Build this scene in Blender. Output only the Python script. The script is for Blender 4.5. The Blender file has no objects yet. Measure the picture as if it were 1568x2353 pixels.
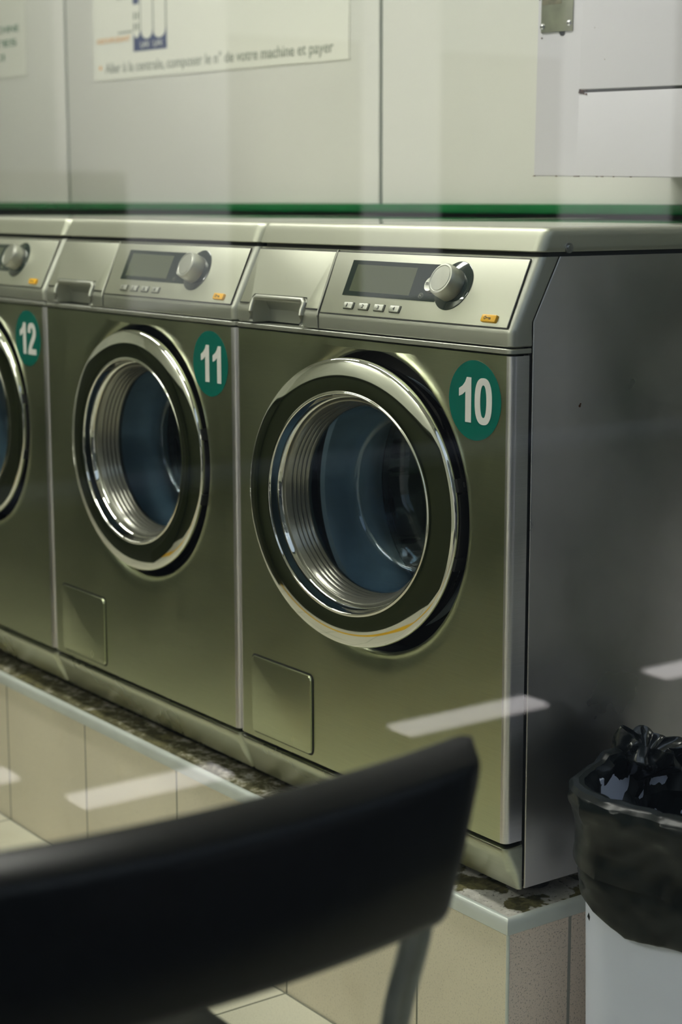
import bpy, bmesh, math, random
from mathutils import Vector, Matrix, noise
random.seed(7)
C = bpy.context.scene.collection
PI = math.pi
ZO = 0.2075            # height of the laundromat floor below the measuring origin
LEDGE = 0.2779         # top of the tiled plinth above the floor
NO = lambda *a: noise.noise(Vector(a))

# ------------------------------------------------------------------ materials
def newmat(name):
    m = bpy.data.materials.new(name); m.use_nodes = True
    nt = m.node_tree; nt.nodes.clear()
    out = nt.nodes.new('ShaderNodeOutputMaterial')
    return m, nt, out
def N(nt, t, **k):
    n = nt.nodes.new(t)
    for a, v in k.items():
        if a in n.inputs: n.inputs[a].default_value = v
        else: setattr(n, a, v)
    return n
def coords(nt, scale=(1,1,1), kind='Object', loc=(0,0,0)):
    tc = N(nt, 'ShaderNodeTexCoord'); mp = N(nt, 'ShaderNodeMapping')
    mp.inputs['Scale'].default_value = scale; mp.inputs['Location'].default_value = loc
    nt.links.new(tc.outputs[kind], mp.inputs['Vector']); return mp.outputs['Vector']
def ramp(nt, src, stops):
    r = N(nt, 'ShaderNodeValToRGB'); e = r.color_ramp.elements
    while len(e) < len(stops): e.new(.5)
    for i, (p, c) in enumerate(stops):
        e[i].position = p; e[i].color = (c, c, c, 1) if not isinstance(c, tuple) else (*c, 1)
    nt.links.new(src, r.inputs[0]); return r.outputs[0]
def noisetex(nt, vec, scale=5, detail=3, rough=.5):
    n = N(nt, 'ShaderNodeTexNoise'); n.inputs['Scale'].default_value = scale
    n.inputs['Detail'].default_value = detail; n.inputs['Roughness'].default_value = rough
    nt.links.new(vec, n.inputs['Vector']); return n.outputs[0]
def mixc(nt, fac, a, b, mode='MIX'):
    m = N(nt, 'ShaderNodeMix', data_type='RGBA', blend_type=mode)
    for i, v in ((0, fac), (6, a), (7, b)):
        if hasattr(v, 'links') or hasattr(v, 'is_linked'): nt.links.new(v, m.inputs[i])
        elif i == 0: m.inputs[0].default_value = v
        else: m.inputs[i].default_value = (*v, 1)
    return m.outputs[2]
def bump(nt, h, strength=.2, dist=.002):
    b = N(nt, 'ShaderNodeBump'); b.inputs['Strength'].default_value = strength; b.inputs['Distance'].default_value = dist
    nt.links.new(h, b.inputs['Height']); return b.outputs[0]
def simple(name, col, rough=.5, metal=0, spec=.5, var=0, vscale=30, coat=0, emit=0, bumps=0, bscale=200):
    m, nt, out = newmat(name)
    p = N(nt, 'ShaderNodeBsdfPrincipled')
    p.inputs['Base Color'].default_value = (*col, 1); p.inputs['Roughness'].default_value = rough
    p.inputs['Metallic'].default_value = metal; p.inputs['Specular IOR Level'].default_value = spec
    p.inputs['Coat Weight'].default_value = coat
    v = coords(nt)
    n = noisetex(nt, v, vscale, 4)
    if var:
        c = mixc(nt, ramp(nt, n, [(.35, 0.0), (.65, 1.0)]), tuple(x*(1-var) for x in col), tuple(min(1, x*(1+var)) for x in col))
        nt.links.new(c, p.inputs['Base Color'])
    else:
        r = ramp(nt, n, [(.3, max(0, rough-.02)), (.7, min(1, rough+.02))]); nt.links.new(r, p.inputs['Roughness'])
    if bumps:
        nt.links.new(bump(nt, noisetex(nt, v, bscale, 2), bumps, .001), p.inputs['Normal'])
    if emit:
        p.inputs['Emission Color'].default_value = (*col, 1); p.inputs['Emission Strength'].default_value = emit
    nt.links.new(p.outputs[0], out.inputs[0])
    return m
def brushed(name, col, rough, stretch=(1.2, 1.2, 90), amt=.06, bstr=.03, smudge=.06, aniso=0):
    m, nt, out = newmat(name)
    p = N(nt, 'ShaderNodeBsdfPrincipled')
    p.inputs['Metallic'].default_value = 1
    v = coords(nt, stretch); n = noisetex(nt, v, 14, 4, .6)
    v2 = coords(nt); n2 = noisetex(nt, v2, 3.5, 4, .6)
    lo = tuple(x*(1-amt) for x in col); hi = tuple(min(1, x*(1+amt)) for x in col)
    c = mixc(nt, ramp(nt, n, [(.3, 0.0), (.7, 1.0)]), lo, hi)
    nt.links.new(c, p.inputs['Base Color'])
    r = ramp(nt, n2, [(.3, max(.02, rough-smudge)), (.7, rough+smudge)])
    nt.links.new(r, p.inputs['Roughness'])
    nt.links.new(bump(nt, n, bstr, .0004), p.inputs['Normal'])
    nt.links.new(p.outputs[0], out.inputs[0]); return m

M = {}
M['front'] = brushed('brushed_steel_front', (.60, .64, .44), .32)
M['edge'] = brushed('highlight_steel_edge', (.86, .84, .86), .34)  # edge highlight put into the colour: paler base than the front steel
M['kick'] = brushed('brushed_steel_kick', (.52, .54, .43), .30)
M['side'] = brushed('brushed_steel_side', (.64, .62, .60), .34, (90, 1.2, 1.2), .05, .03, .08)
M['silver'] = brushed('silver_lacquer', (.56, .57, .51), .44, (60, 60, 60), .02, .03, .03)
M['plate'] = brushed('satin_silver_plate', (.56, .57, .48), .50, (40, 40, 40), .02, .02, .02)
M['lid'] = brushed('satin_steel_lid', (.56, .57, .50), .06, (1.2, 1.2, 60), .04, .004, .03)
M['chrome'] = simple('polished_chrome', (.78, .78, .74), .045, 1)
M['drum'] = None
M['black'] = simple('black_rubber_and_gap_shade', (.012, .012, .011), .6)  # real rubber, and the flat black that stands in for shade in gaps
M['hinge'] = simple('black_hinge_plastic', (.02, .02, .021), .3)
M['boot'] = simple('slate_door_gasket', (.34, .42, .50), .25, 0, .6, .15, 12)
M['ribs'] = simple('ribbed_grey_seal', (.26, .26, .22), .20, .6)
M['display'] = simple('dark_display_glass', (.018, .03, .028), .06, 0, .7, coat=.6)
M['screen'] = simple('unlit_lcd_screen', (.10, .115, .075), .16, 0, .6, coat=.4)
M['screw'] = simple('zinc_screw', (.55, .55, .55), .3, 1, .5, .15, 200)
M['amber'] = simple('amber_button', (.86, .46, .03), .35)
M['ink'] = simple('dark_print', (.035, .04, .035), .5)
M['teal'] = simple('teal_vinyl_sticker', (.0, .14, .105), .32, 0, .5, .05, 60)
M['white_vinyl'] = simple('white_vinyl', (.80, .79, .77), .4)
M['white_metal'] = simple('white_enamel_cabinet', (.60, .585, .63), .32, 0, .5, .02, 3)
M['green_trim'] = simple('green_trim_gloss', (.0, .125, .03), .25, 0, .5, .1, 8)
M['dkgreen'] = simple('dark_green_backing', (.03, .075, .03), .5)
M['bin'] = simple('white_bin_plastic', (.66, .70, .84), .38, 0, .5, .02, 6)
M['bag'] = simple('black_bin_liner', (.006, .009, .010), .30, 0, .30, .35, 25, bumps=.25, bscale=18)
M['bagshine'] = simple('taut_black_liner_film', (.010, .013, .015), .20, 0, .8)
M['chair'] = simple('black_chair_plastic', (.003, .0035, .004), .30, 0, .20, .3, 60, bumps=.15, bscale=500)
M['tube'] = simple('grey_chair_tube', (.20, .22, .22), .38, .6, .5, .12, 40)
M['paper'] = simple('poster_laminate', (.76, .76, .69), .35, 0, .5)
M['greenink'] = simple('green_print', (.03, .16, .07), .5)
M['greyink'] = simple('grey_green_print', (.25, .28, .23), .5)
M['orangeink'] = simple('orange_print', (.70, .33, .04), .5)
M['blueink'] = simple('navy_print', (.012, .035, .13), .5)
M['plateolive'] = simple('worn_metal_plate', (.30, .31, .23), .4, .5, .5, .2, 25)
M['tape'] = simple('old_adhesive_patch', (.16, .145, .09), .55, 0, .5, .35, 60)
M['rust'] = simple('rust_specks', (.10, .04, .015), .8, 0, .3, .5, 400)
M['cup'] = simple('white_reflector_cupboard', (.84, .82, .86), .5)
M['ceiling'] = simple('ceiling_paint', (.70, .71, .66), .8)
M['opp'] = simple('pale_green_wall_paint', (.62, .64, .54), .6, 0, .4, .08, 2)
M['counter'] = simple('added_dark_counter', (.020, .028, .009), .6, 0, .3)
M['greywall'] = simple('grey_dado_paint', (.66, .64, .66), .6)
M['darkwall'] = simple('dark_dado_paint', (.05, .048, .04), .6)
M['lamp'] = simple('fluorescent_diffuser', (1.0, 1.0, .92), .5, emit=27)
M['lampbody'] = simple('lamp_housing', (.8, .8, .8), .4)
M['framegrey'] = simple('window_frame_paint', (.05, .07, .06), .4)
M['asphalt'] = simple('asphalt', (.02, .021, .022), .8, 0, .3, .3, 60)
M['kerb'] = simple('grey_kerb_stone', (.16, .16, .17), .7)
M['litshop'] = simple('lit_shop_window', (.62, .60, .58), .4, emit=1.0)
M['striplight'] = simple('lit_strip_lens', (1.0, .93, .90), .4, emit=2.6)
M['yellow'] = simple('yellow_floor_tape', (.80, .46, .02), .4)
M['roadpaint'] = simple('white_road_paint', (.80, .77, .74), .6, 0, .4, .1, 30)
M['facade'] = simple('grey_render_facade', (.10, .11, .10), .8, 0, .3, .04, 1)
M['facadepale'] = simple('pale_shop_fascia', (.7, .7, .68), .6)
M['shopglass'] = simple('dark_shop_window', (.02, .022, .02), .15)
M['post'] = simple('dark_green_street_post', (.012, .03, .018), .4)
M['yellow'] = simple('yellow_floor_tape', (.80, .46, .02), .4)

def wallpanel():
    m, nt, out = newmat('white_wall_laminate')
    p = N(nt, 'ShaderNodeBsdfPrincipled'); v = coords(nt, (1, 1, 1))
    n = noisetex(nt, v, 1.3, 3)
    c = mixc(nt, ramp(nt, n, [(.3, 0.0), (.7, 1.0)]), (.67, .67, .62), (.73, .72, .69))
    nt.links.new(c, p.inputs['Base Color']); p.inputs['Roughness'].default_value = .3
    nt.links.new(p.outputs[0], out.inputs[0]); return m
M['wall'] = wallpanel()

def drum_mat():
    m, nt, out = newmat('perforated_drum_steel')
    p = N(nt, 'ShaderNodeBsdfPrincipled'); p.inputs['Metallic'].default_value = 1; p.inputs['Roughness'].default_value = .22
    tc = N(nt, 'ShaderNodeTexCoord'); mp = N(nt, 'ShaderNodeMapping'); mp.inputs['Scale'].default_value = (60, 24, 1)
    nt.links.new(tc.outputs['UV'], mp.inputs[0])
    v = N(nt, 'ShaderNodeTexVoronoi'); v.inputs['Scale'].default_value = 1; v.inputs['Randomness'].default_value = 0
    nt.links.new(mp.outputs[0], v.inputs['Vector'])
    r = ramp(nt, v.outputs['Distance'], [(.16, 0.0), (.22, 1.0)])
    c = mixc(nt, r, (.01, .01, .01), (.42, .42, .40)); nt.links.new(c, p.inputs['Base Color'])
    nt.links.new(bump(nt, r, .5, .002), p.inputs['Normal'])
    nt.links.new(p.outputs[0], out.inputs[0]); return m
M['drum'] = drum_mat()

def thin_glass(name, tint, refl, rough=.0, gloss=(1, 1, 1)):
    m, nt, out = newmat(name)
    tr = N(nt, 'ShaderNodeBsdfTransparent'); tr.inputs[0].default_value = (*tint, 1)
    gl = N(nt, 'ShaderNodeBsdfGlossy'); gl.inputs['Roughness'].default_value = rough; gl.inputs['Color'].default_value = (*gloss, 1)
    ge = N(nt, 'ShaderNodeNewGeometry'); dt = N(nt, 'ShaderNodeVectorMath', operation='DOT_PRODUCT')
    nt.links.new(ge.outputs['Normal'], dt.inputs[0]); nt.links.new(ge.outputs['Incoming'], dt.inputs[1])
    ab = N(nt, 'ShaderNodeMath', operation='ABSOLUTE'); nt.links.new(dt.outputs['Value'], ab.inputs[0])
    om = N(nt, 'ShaderNodeMath', operation='SUBTRACT'); om.inputs[0].default_value = 1; nt.links.new(ab.outputs[0], om.inputs[1])
    pw = N(nt, 'ShaderNodeMath', operation='POWER'); nt.links.new(om.outputs[0], pw.inputs[0]); pw.inputs[1].default_value = 5
    ml = N(nt, 'ShaderNodeMath', operation='MULTIPLY_ADD'); nt.links.new(pw.outputs[0], ml.inputs[0]); ml.inputs[1].default_value = 1-refl; ml.inputs[2].default_value = refl
    mx = N(nt, 'ShaderNodeMixShader'); nt.links.new(ml.outputs[0], mx.inputs[0]); nt.links.new(tr.outputs[0], mx.inputs[1]); nt.links.new(gl.outputs[0], mx.inputs[2])
    nt.links.new(mx.outputs[0], out.inputs[0]); return m
M['pane'] = thin_glass('shop_window_glass', (.985, .99, .98), .04)
M['bowl'] = thin_glass('porthole_bowl_glass', (.80, .88, .92), .06, .03, (.8, .9, 1))

def tile_mat(name, base, axis, off, step, width, rowoff=None, rowstep=None, speck=.5, groutc=(.20, .20, .15)):
    """speckled ceramic with straight grout joints, in object coordinates"""
    m, nt, out = newmat(name)
    p = N(nt, 'ShaderNodeBsdfPrincipled')
    tc = N(nt, 'ShaderNodeTexCoord'); sx = N(nt, 'ShaderNodeSeparateXYZ'); nt.links.new(tc.outputs['Object'], sx.inputs[0])
    def joint(ch, o, s):
        a = N(nt, 'ShaderNodeMath', operation='SUBTRACT'); nt.links.new(sx.outputs[ch], a.inputs[0]); a.inputs[1].default_value = o - s/2
        b = N(nt, 'ShaderNodeMath', operation='FLOORED_MODULO'); nt.links.new(a.outputs[0], b.inputs[0]); b.inputs[1].default_value = s
        c = N(nt, 'ShaderNodeMath', operation='SUBTRACT'); nt.links.new(b.outputs[0], c.inputs[0]); c.inputs[1].default_value = s/2
        d = N(nt, 'ShaderNodeMath', operation='ABSOLUTE'); nt.links.new(c.outputs[0], d.inputs[0])
        e = N(nt, 'ShaderNodeMath', operation='LESS_THAN'); nt.links.new(d.outputs[0], e.inputs[0]); e.inputs[1].default_value = width/2
        return e.outputs[0]
    j = joint(axis, off, step)
    if rowstep:
        j2 = joint('XYZ'.index(rowoff[0]), rowoff[1], rowstep)
        mx = N(nt, 'ShaderNodeMath', operation='MAXIMUM'); nt.links.new(j, mx.inputs[0]); nt.links.new(j2, mx.inputs[1]); j = mx.outputs[0]
    v = tc.outputs['Object']
    n1 = noisetex(nt, v, 3, 4); n2 = noisetex(nt, v, 420, 2, .6)
    c = mixc(nt, ramp(nt, n1, [(.35, 0.0), (.65, 1.0)]), tuple(x*.93 for x in base), tuple(x*1.05 for x in base))
    c = mixc(nt, ramp(nt, n2, [(.35, speck), (.43, 0.0)]), c, tuple(x*.38 for x in base))
    n3 = noisetex(nt, v, 9, 4)
    c = mixc(nt, ramp(nt, n3, [(.60, 0.0), (.78, .18)]), c, (.45, .36, .2))
    c = mixc(nt, j, c, groutc)
    nt.links.new(c, p.inputs['Base Color'])
    rr = ramp(nt, j, [(0, .3), (1, .9)]); nt.links.new(rr, p.inputs['Roughness'])
    inv = N(nt, 'ShaderNodeMath', operation='SUBTRACT'); inv.inputs[0].default_value = 1; nt.links.new(j, inv.inputs[1])
    nt.links.new(bump(nt, inv.outputs[0], .6, .002), p.inputs['Normal'])
    nt.links.new(p.outputs[0], out.inputs[0]); return m
M['tile_front'] = tile_mat('plinth_tiles_front', (.80, .73, .56), 0, -.459, .3048, .0035, speck=.35)
M['tile_side'] = tile_mat('plinth_tiles_side', (.84, .71, .61), 1, .088, .3048, .005, speck=.75, groutc=(.33, .33, .30))
M['tile_floor'] = tile_mat('floor_tiles', (.70, .68, .54), 0, -.459, .3048, .004, ('Y', -.016), .3048, speck=.3)
M['alu'] = simple('pale_plastic_nosing', (.62, .66, .62), .32, .15, .5, .06, 14)

def concrete():
    m, nt, out = newmat('peeling_painted_concrete')
    p = N(nt, 'ShaderNodeBsdfPrincipled'); v = coords(nt)
    n1 = noisetex(nt, v, 9, 5, .55); n2 = noisetex(nt, v, 60, 5, .65); n3 = noisetex(nt, v, 220, 3); n4 = noisetex(nt, v, 4.5, 2)
    paint = mixc(nt, ramp(nt, n2, [(.35, 0.0), (.65, 1.0)]), (.42, .40, .35), (.60, .58, .53))
    moss = mixc(nt, ramp(nt, n2, [(.4, 0.0), (.6, 1.0)]), (.055, .052, .018), (.17, .15, .06))
    c = mixc(nt, ramp(nt, n1, [(.435, 1.0), (.447, 0.0)]), paint, moss)
    c = mixc(nt, ramp(nt, n3, [(.28, .8), (.4, 0.0)]), c, (.06, .055, .045))
    # the far ledge is mostly bare and mossy, the corner keeps its paint
    tc = N(nt, 'ShaderNodeTexCoord'); sx = N(nt, 'ShaderNodeSeparateXYZ'); nt.links.new(tc.outputs['Object'], sx.inputs[0])
    mr = N(nt, 'ShaderNodeMapRange'); nt.links.new(sx.outputs[0], mr.inputs[0]); mr.inputs[1].default_value = -.16; mr.inputs[2].default_value = -.24
    mu = N(nt, 'ShaderNodeMath', operation='MULTIPLY'); nt.links.new(mr.outputs[0], mu.inputs[0]); nt.links.new(ramp(nt, n2, [(.5, 1.0), (.68, .25)]), mu.inputs[1])
    c = mixc(nt, mu.outputs[0], c, moss)
    nt.links.new(c, p.inputs['Base Color']); p.inputs['Roughness'].default_value = .8
    nt.links.new(bump(nt, n1, .8, .004), p.inputs['Normal'])
    nt.links.new(p.outputs[0], out.inputs[0]); return m
M['concrete'] = concrete()

# ------------------------------------------------------------------ mesh helpers
def link_mesh(name, bm, mat, parent=None, smooth=35, mats=None):
    bmesh.ops.recalc_face_normals(bm, faces=bm.faces)
    me = bpy.data.meshes.new(name)
    if smooth:
        for f in bm.faces: f.smooth = True
        a = math.radians(smooth)
        for e in bm.edges:
            if len(e.link_faces) != 2 or e.calc_face_angle(0) > a: e.smooth = False
    bm.to_mesh(me); bm.free()
    for m_ in (mats or [mat]): me.materials.append(m_)
    o = bpy.data.objects.new(name, me); C.objects.link(o)
    if parent: o.parent = parent
    return o
def tag(o, label=None, cat=None, group=None, kind=None):
    if label: o['label'] = label
    if cat: o['category'] = cat
    if group: o['group'] = group
    if kind: o['kind'] = kind
    return o
def empty(name, loc, rz=0):
    o = bpy.data.objects.new(name, None); C.objects.link(o); o.location = loc; o.rotation_euler = (0, 0, rz)
    o.empty_display_size = .1; return o
def box(bm, x0, x1, y0, y1, z0, z1, bev=0, seg=2, mi=0):
    r = bmesh.ops.create_cube(bm, size=1)
    for v in r['verts']:
        v.co = Vector((x0+(v.co.x+.5)*(x1-x0), y0+(v.co.y+.5)*(y1-y0), z0+(v.co.z+.5)*(z1-z0)))
    fs = set(f for v in r['verts'] for f in v.link_faces)
    for f in fs: f.material_index = mi
    if bev:
        es = list({e for v in r['verts'] for e in v.link_edges})
        bmesh.ops.bevel(bm, geom=es, offset=bev, segments=seg, profile=.5, affect='EDGES')
def rrect(x0, x1, y0, y1, rf, rb=0.0, n=6):
    """section, front corners (y0) rounded by rf, back ones by rb"""
    pts = []
    def arc(cx, cy, r, a0, a1):
        for i in range(n+1):
            a = a0+(a1-a0)*i/n; pts.append((cx+r*math.cos(a), cy+r*math.sin(a)))
    arc(x0+rf, y0+rf, rf, PI, 1.5*PI); arc(x1-rf, y0+rf, rf, 1.5*PI, 2*PI)
    if rb <= 1e-5: pts += [(x1, y1), (x0, y1)]
    else: arc(x1-rb, y1-rb, rb, 0, .5*PI); arc(x0+rb, y1-rb, rb, .5*PI, PI)
    return pts
def loft(bm, levels, caps=True, mi=0):
    rings = []
    for z, pts in levels:
        rings.append([bm.verts.new((x, y, z)) for x, y in pts])
    n = len(rings[0])
    for a, b in zip(rings, rings[1:]):
        for i in range(n):
            f = bm.faces.new((a[i], a[(i+1) % n], b[(i+1) % n], b[i])); f.material_index = mi
    if caps: bm.faces.new(rings[0]); bm.faces.new(rings[-1])
    return rings
def lathe(bm, prof, n=128, cx=0, cz=0, closed=False, mi=0, uv=False):
    """prof (r, y) turned about an axis along y through (cx, cz)"""
    rings = []
    for r, y in prof:
        rings.append([bm.verts.new((cx+r*math.cos(2*PI*i/n), y, cz+r*math.sin(2*PI*i/n))) for i in range(n)])
    pr = list(zip(rings, rings[1:])) + ([(rings[-1], rings[0])] if closed else [])
    ul = bm.loops.layers.uv.verify() if uv else None
    for k, (a, b) in enumerate(pr):
        for i in range(n):
            f = bm.faces.new((a[i], a[(i+1) % n], b[(i+1) % n], b[i])); f.material_index = mi
            if uv:
                for l, (u, v) in zip(f.loops, ((i/n, k), ((i+1)/n, k), ((i+1)/n, k+1), (i/n, k+1))): l[ul].uv = (u, v/len(pr))
    return rings
def tube(bm, pts, r, n=12, sx=1.0, caps=True, side=None):
    pts = [Vector(p) for p in pts]; rings = []
    up0 = side or Vector((0, 0, 1))
    for i, p in enumerate(pts):
        t = (pts[min(i+1, len(pts)-1)]-pts[max(i-1, 0)]).normalized()
        a = t.cross(up0)
        if a.length < 1e-3: a = t.cross(Vector((1, 0, 0)))
        a.normalize(); b = t.cross(a).normalized()
        rings.append([bm.verts.new(p+a*r*sx*math.cos(2*PI*k/n)+b*r*math.sin(2*PI*k/n)) for k in range(n)])
    for A, B in zip(rings, rings[1:]):
        for k in range(n): bm.faces.new((A[k], A[(k+1) % n], B[(k+1) % n], B[k]))
    if caps: bm.faces.new(rings[0]); bm.faces.new(rings[-1])
def smooth_path(pts, n=8):
    P = [Vector(p) for p in pts]; out = []
    for i in range(len(P)-1):
        p0 = P[max(i-1, 0)]; p1 = P[i]; p2 = P[i+1]; p3 = P[min(i+2, len(P)-1)]
        for k in range(n):
            t = k/n
            out.append(.5*((2*p1)+(p2-p0)*t+(2*p0-5*p1+4*p2-p3)*t*t+(3*p1-p0-3*p2+p3)*t**3))
    out.append(P[-1]); return out
def prism(bm, pts, d0, d1, plane='xz', mi=0):
    """polygon extruded; plane xz -> along y, yz -> along x"""
    f = (lambda a, b, d: (a, d, b)) if plane == 'xz' else ((lambda a, b, d: (d, a, b)) if plane == 'yz' else (lambda a, b, d: (a, b, d)))
    A = [bm.verts.new(f(a, b, d0)) for a, b in pts]; B = [bm.verts.new(f(a, b, d1)) for a, b in pts]
    n = len(pts)
    fa = bm.faces.new(A); fb = bm.faces.new(B); fs = [fa, fb]
    for i in range(n): fs.append(bm.faces.new((A[i], A[(i+1) % n], B[(i+1) % n], B[i])))
    for q in fs: q.material_index = mi
    return fs
def text_mesh(name, body, size, width, mat, parent, thick=.0004, bold=0.0):
    """lettering standing in the local xz plane, facing -y, left-bottom at the origin"""
    cu = bpy.data.curves.new(name, 'FONT'); cu.body = body; cu.size = 1; cu.extrude = 0; cu.offset = bold
    t = bpy.data.objects.new(name+'_c', cu); C.objects.link(t)
    bpy.context.view_layer.update()
    me = bpy.data.meshes.new_from_object(t.evaluated_get(bpy.context.evaluated_depsgraph_get()))
    bpy.data.objects.remove(t)
    bm = bmesh.new(); bm.from_mesh(me)
    xs = [v.co.x for v in bm.verts]; x0, x1 = min(xs), max(xs)
    k = width/(x1-x0) if width else size
    for v in bm.verts: v.co = Vector(((v.co.x-x0)*k, 0, v.co.y*size))
    r = bmesh.ops.extrude_face_region(bm, geom=bm.faces[:])
    for e in r['geom']:
        if isinstance(e, bmesh.types.BMVert): e.co.y -= thick
    return link_mesh(name, bm, mat, parent, 0)
def boolean_cut(o, bm_cut):
    me = bpy.data.meshes.new('cut'); bmesh.ops.recalc_face_normals(bm_cut, faces=bm_cut.faces); bm_cut.to_mesh(me); bm_cut.free()
    c = bpy.data.objects.new('cut', me); C.objects.link(c); c.parent = o.parent
    md = o.modifiers.new('b', 'BOOLEAN'); md.object = c; md.operation = 'DIFFERENCE'; md.solver = 'EXACT'
    bpy.context.view_layer.update()
    new = bpy.data.meshes.new_from_object(o.evaluated_get(bpy.context.evaluated_depsgraph_get()))
    o.modifiers.clear(); bpy.data.objects.remove(c)
    old = o.data; mats = [m for m in old.materials]
    bm = bmesh.new(); bm.from_mesh(new)
    for f in bm.faces: f.smooth = True
    for e in bm.edges:
        e.smooth = not (len(e.link_faces) != 2 or e.calc_face_angle(0) > math.radians(30))
    bm.to_mesh(new); bm.free()
    new.materials.clear()
    for m in mats: new.materials.append(m)
    o.data = new

# ------------------------------------------------------------------ washing machine
# local frame: x centred, y = 0 the front plane (+y into the machine), z = 0 the ledge it stands on
HW = .2982
DCX, DCZ = .016, .469           # door opening centre
PB = (.0, .711); PT = (.042, .7945)
PN = Vector((0, -(PT[1]-PB[1]), PT[0]-PB[0])).normalized()   # outward normal of the sloping fascia
PS = Vector((0, PT[0]-PB[0], PT[1]-PB[1])).normalized()      # up along the slope
def on_panel(x, s, h=0): return Vector((x, PB[0], PB[1])) + PS*s + PN*h
def panel_prism(bm, pts, h0, h1, bev=0):
    A = [bm.verts.new(on_panel(x, s, h0)) for x, s in pts]; B = [bm.verts.new(on_panel(x, s, h1)) for x, s in pts]
    n = len(pts); fs = [bm.faces.new(A), bm.faces.new(B)]
    for i in range(n): fs.append(bm.faces.new((A[i], A[(i+1) % n], B[(i+1) % n], B[i])))
    if bev:
        bmesh.ops.bevel(bm, geom=list(fs[1].edges), offset=bev, segments=2, profile=.5, affect='EDGES')
def panel_disc(bm, cx, cs, prof, n=64):
    rings = [[bm.verts.new(on_panel(cx+r*math.cos(2*PI*i/n), cs+r*math.sin(2*PI*i/n), h)) for i in range(n)] for r, h in prof]
    for a, b in zip(rings, rings[1:]):
        for i in range(n): bm.faces.new((a[i], a[(i+1) % n], b[(i+1) % n], b[i]))
    bm.faces.new(rings[-1]); bm.faces.new(rings[0])
def rr2(x0, x1, s0, s1, r, n=5):
    p = []
    for cx, cy, a in ((x1-r, s1-r, 0), (x0+r, s1-r, .5*PI), (x0+r, s0+r, PI), (x1-r, s0+r, 1.5*PI)):
        for i in range(n+1): p.append((cx+r*math.cos(a+.5*PI*i/n), cy+r*math.sin(a+.5*PI*i/n)))
    return p
def panel_text(name, body, x, s, h, size, width, mat, parent):
    o = text_mesh(name, body, size, width, mat, None, .0003)
    R = Matrix((Vector((1, 0, 0)), -PN, PS)).transposed().to_4x4()
    o.data.transform(Matrix.Translation(on_panel(x, s, h)) @ R); o.parent = parent; return o

def digit_polys(ch):
    """bold grotesque digits in a unit-high box, list of (outer, holes)"""
    def sup(cx, cy, a, b, e=2.5, n=40):
        return [(cx+a*abs(math.cos(t))**(2/e)*(1 if math.cos(t) >= 0 else -1), cy+b*abs(math.sin(t))**(2/e)*(1 if math.sin(t) >= 0 else -1)) for t in [2*PI*i/n for i in range(n)]]
    if ch == '1':
        return .50, [([(.30, 0), (.50, 0), (.50, 1), (.345, 1), (.29, .89), (.20, .80), (.08, .735), (.08, .56), (.20, .605), (.30, .68)], None)]
    if ch == '0':
        return .62, [(sup(.31, .5, .29, .515), sup(.31, .5, .105, .36, 2.3))]
    out = [(.04, 0), (.60, 0), (.60, .18), (.29, .18), (.33, .25), (.42, .36), (.53, .49), (.59, .61), (.60, .73), (.57, .85), (.49, .95), (.38, 1.0), (.28, 1.01), (.16, .98), (.08, .90), (.045, .79), (.04, .69), (.22, .67), (.225, .75), (.25, .82), (.31, .85), (.37, .82), (.405, .75), (.39, .66), (.33, .56), (.22, .43), (.11, .27), (.05, .13)]
    return .64, [(out, None)]
def make_digits(text, cx, cz, h, parent):
    bm = bmesh.new(); ws = [digit_polys(c) for c in text]; gap = .10
    tot = sum(w for w, _ in ws)+gap*(len(ws)-1); x = -tot/2
    for w, polys in ws:
        for outer, hole in polys:
            P = [(cx+(x+a)*h, cz+(b-.5)*h) for a, b in outer]
            if hole:
                H = [(cx+(x+a)*h, cz+(b-.5)*h) for a, b in hole]; n = len(P)
                A = [bm.verts.new((a, -.0008, b)) for a, b in P]; B = [bm.verts.new((a, -.0008, b)) for a, b in H]
                A2 = [bm.verts.new((a, -.0004, b)) for a, b in P]; B2 = [bm.verts.new((a, -.0004, b)) for a, b in H]
                for i in range(n):
                    j = (i+1) % n
                    bm.faces.new((A[i], A[j], B[j], B[i])); bm.faces.new((A2[i], A2[j], B2[j], B2[i]))
                    bm.faces.new((A[i], A[j], A2[j], A2[i])); bm.faces.new((B[i], B[j], B2[j], B2[i]))
            else: prism(bm, P, -.0004, -.0008)
        x += w+gap
    return link_mesh('numerals', bm, M['white_vinyl'], parent, 0)

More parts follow.
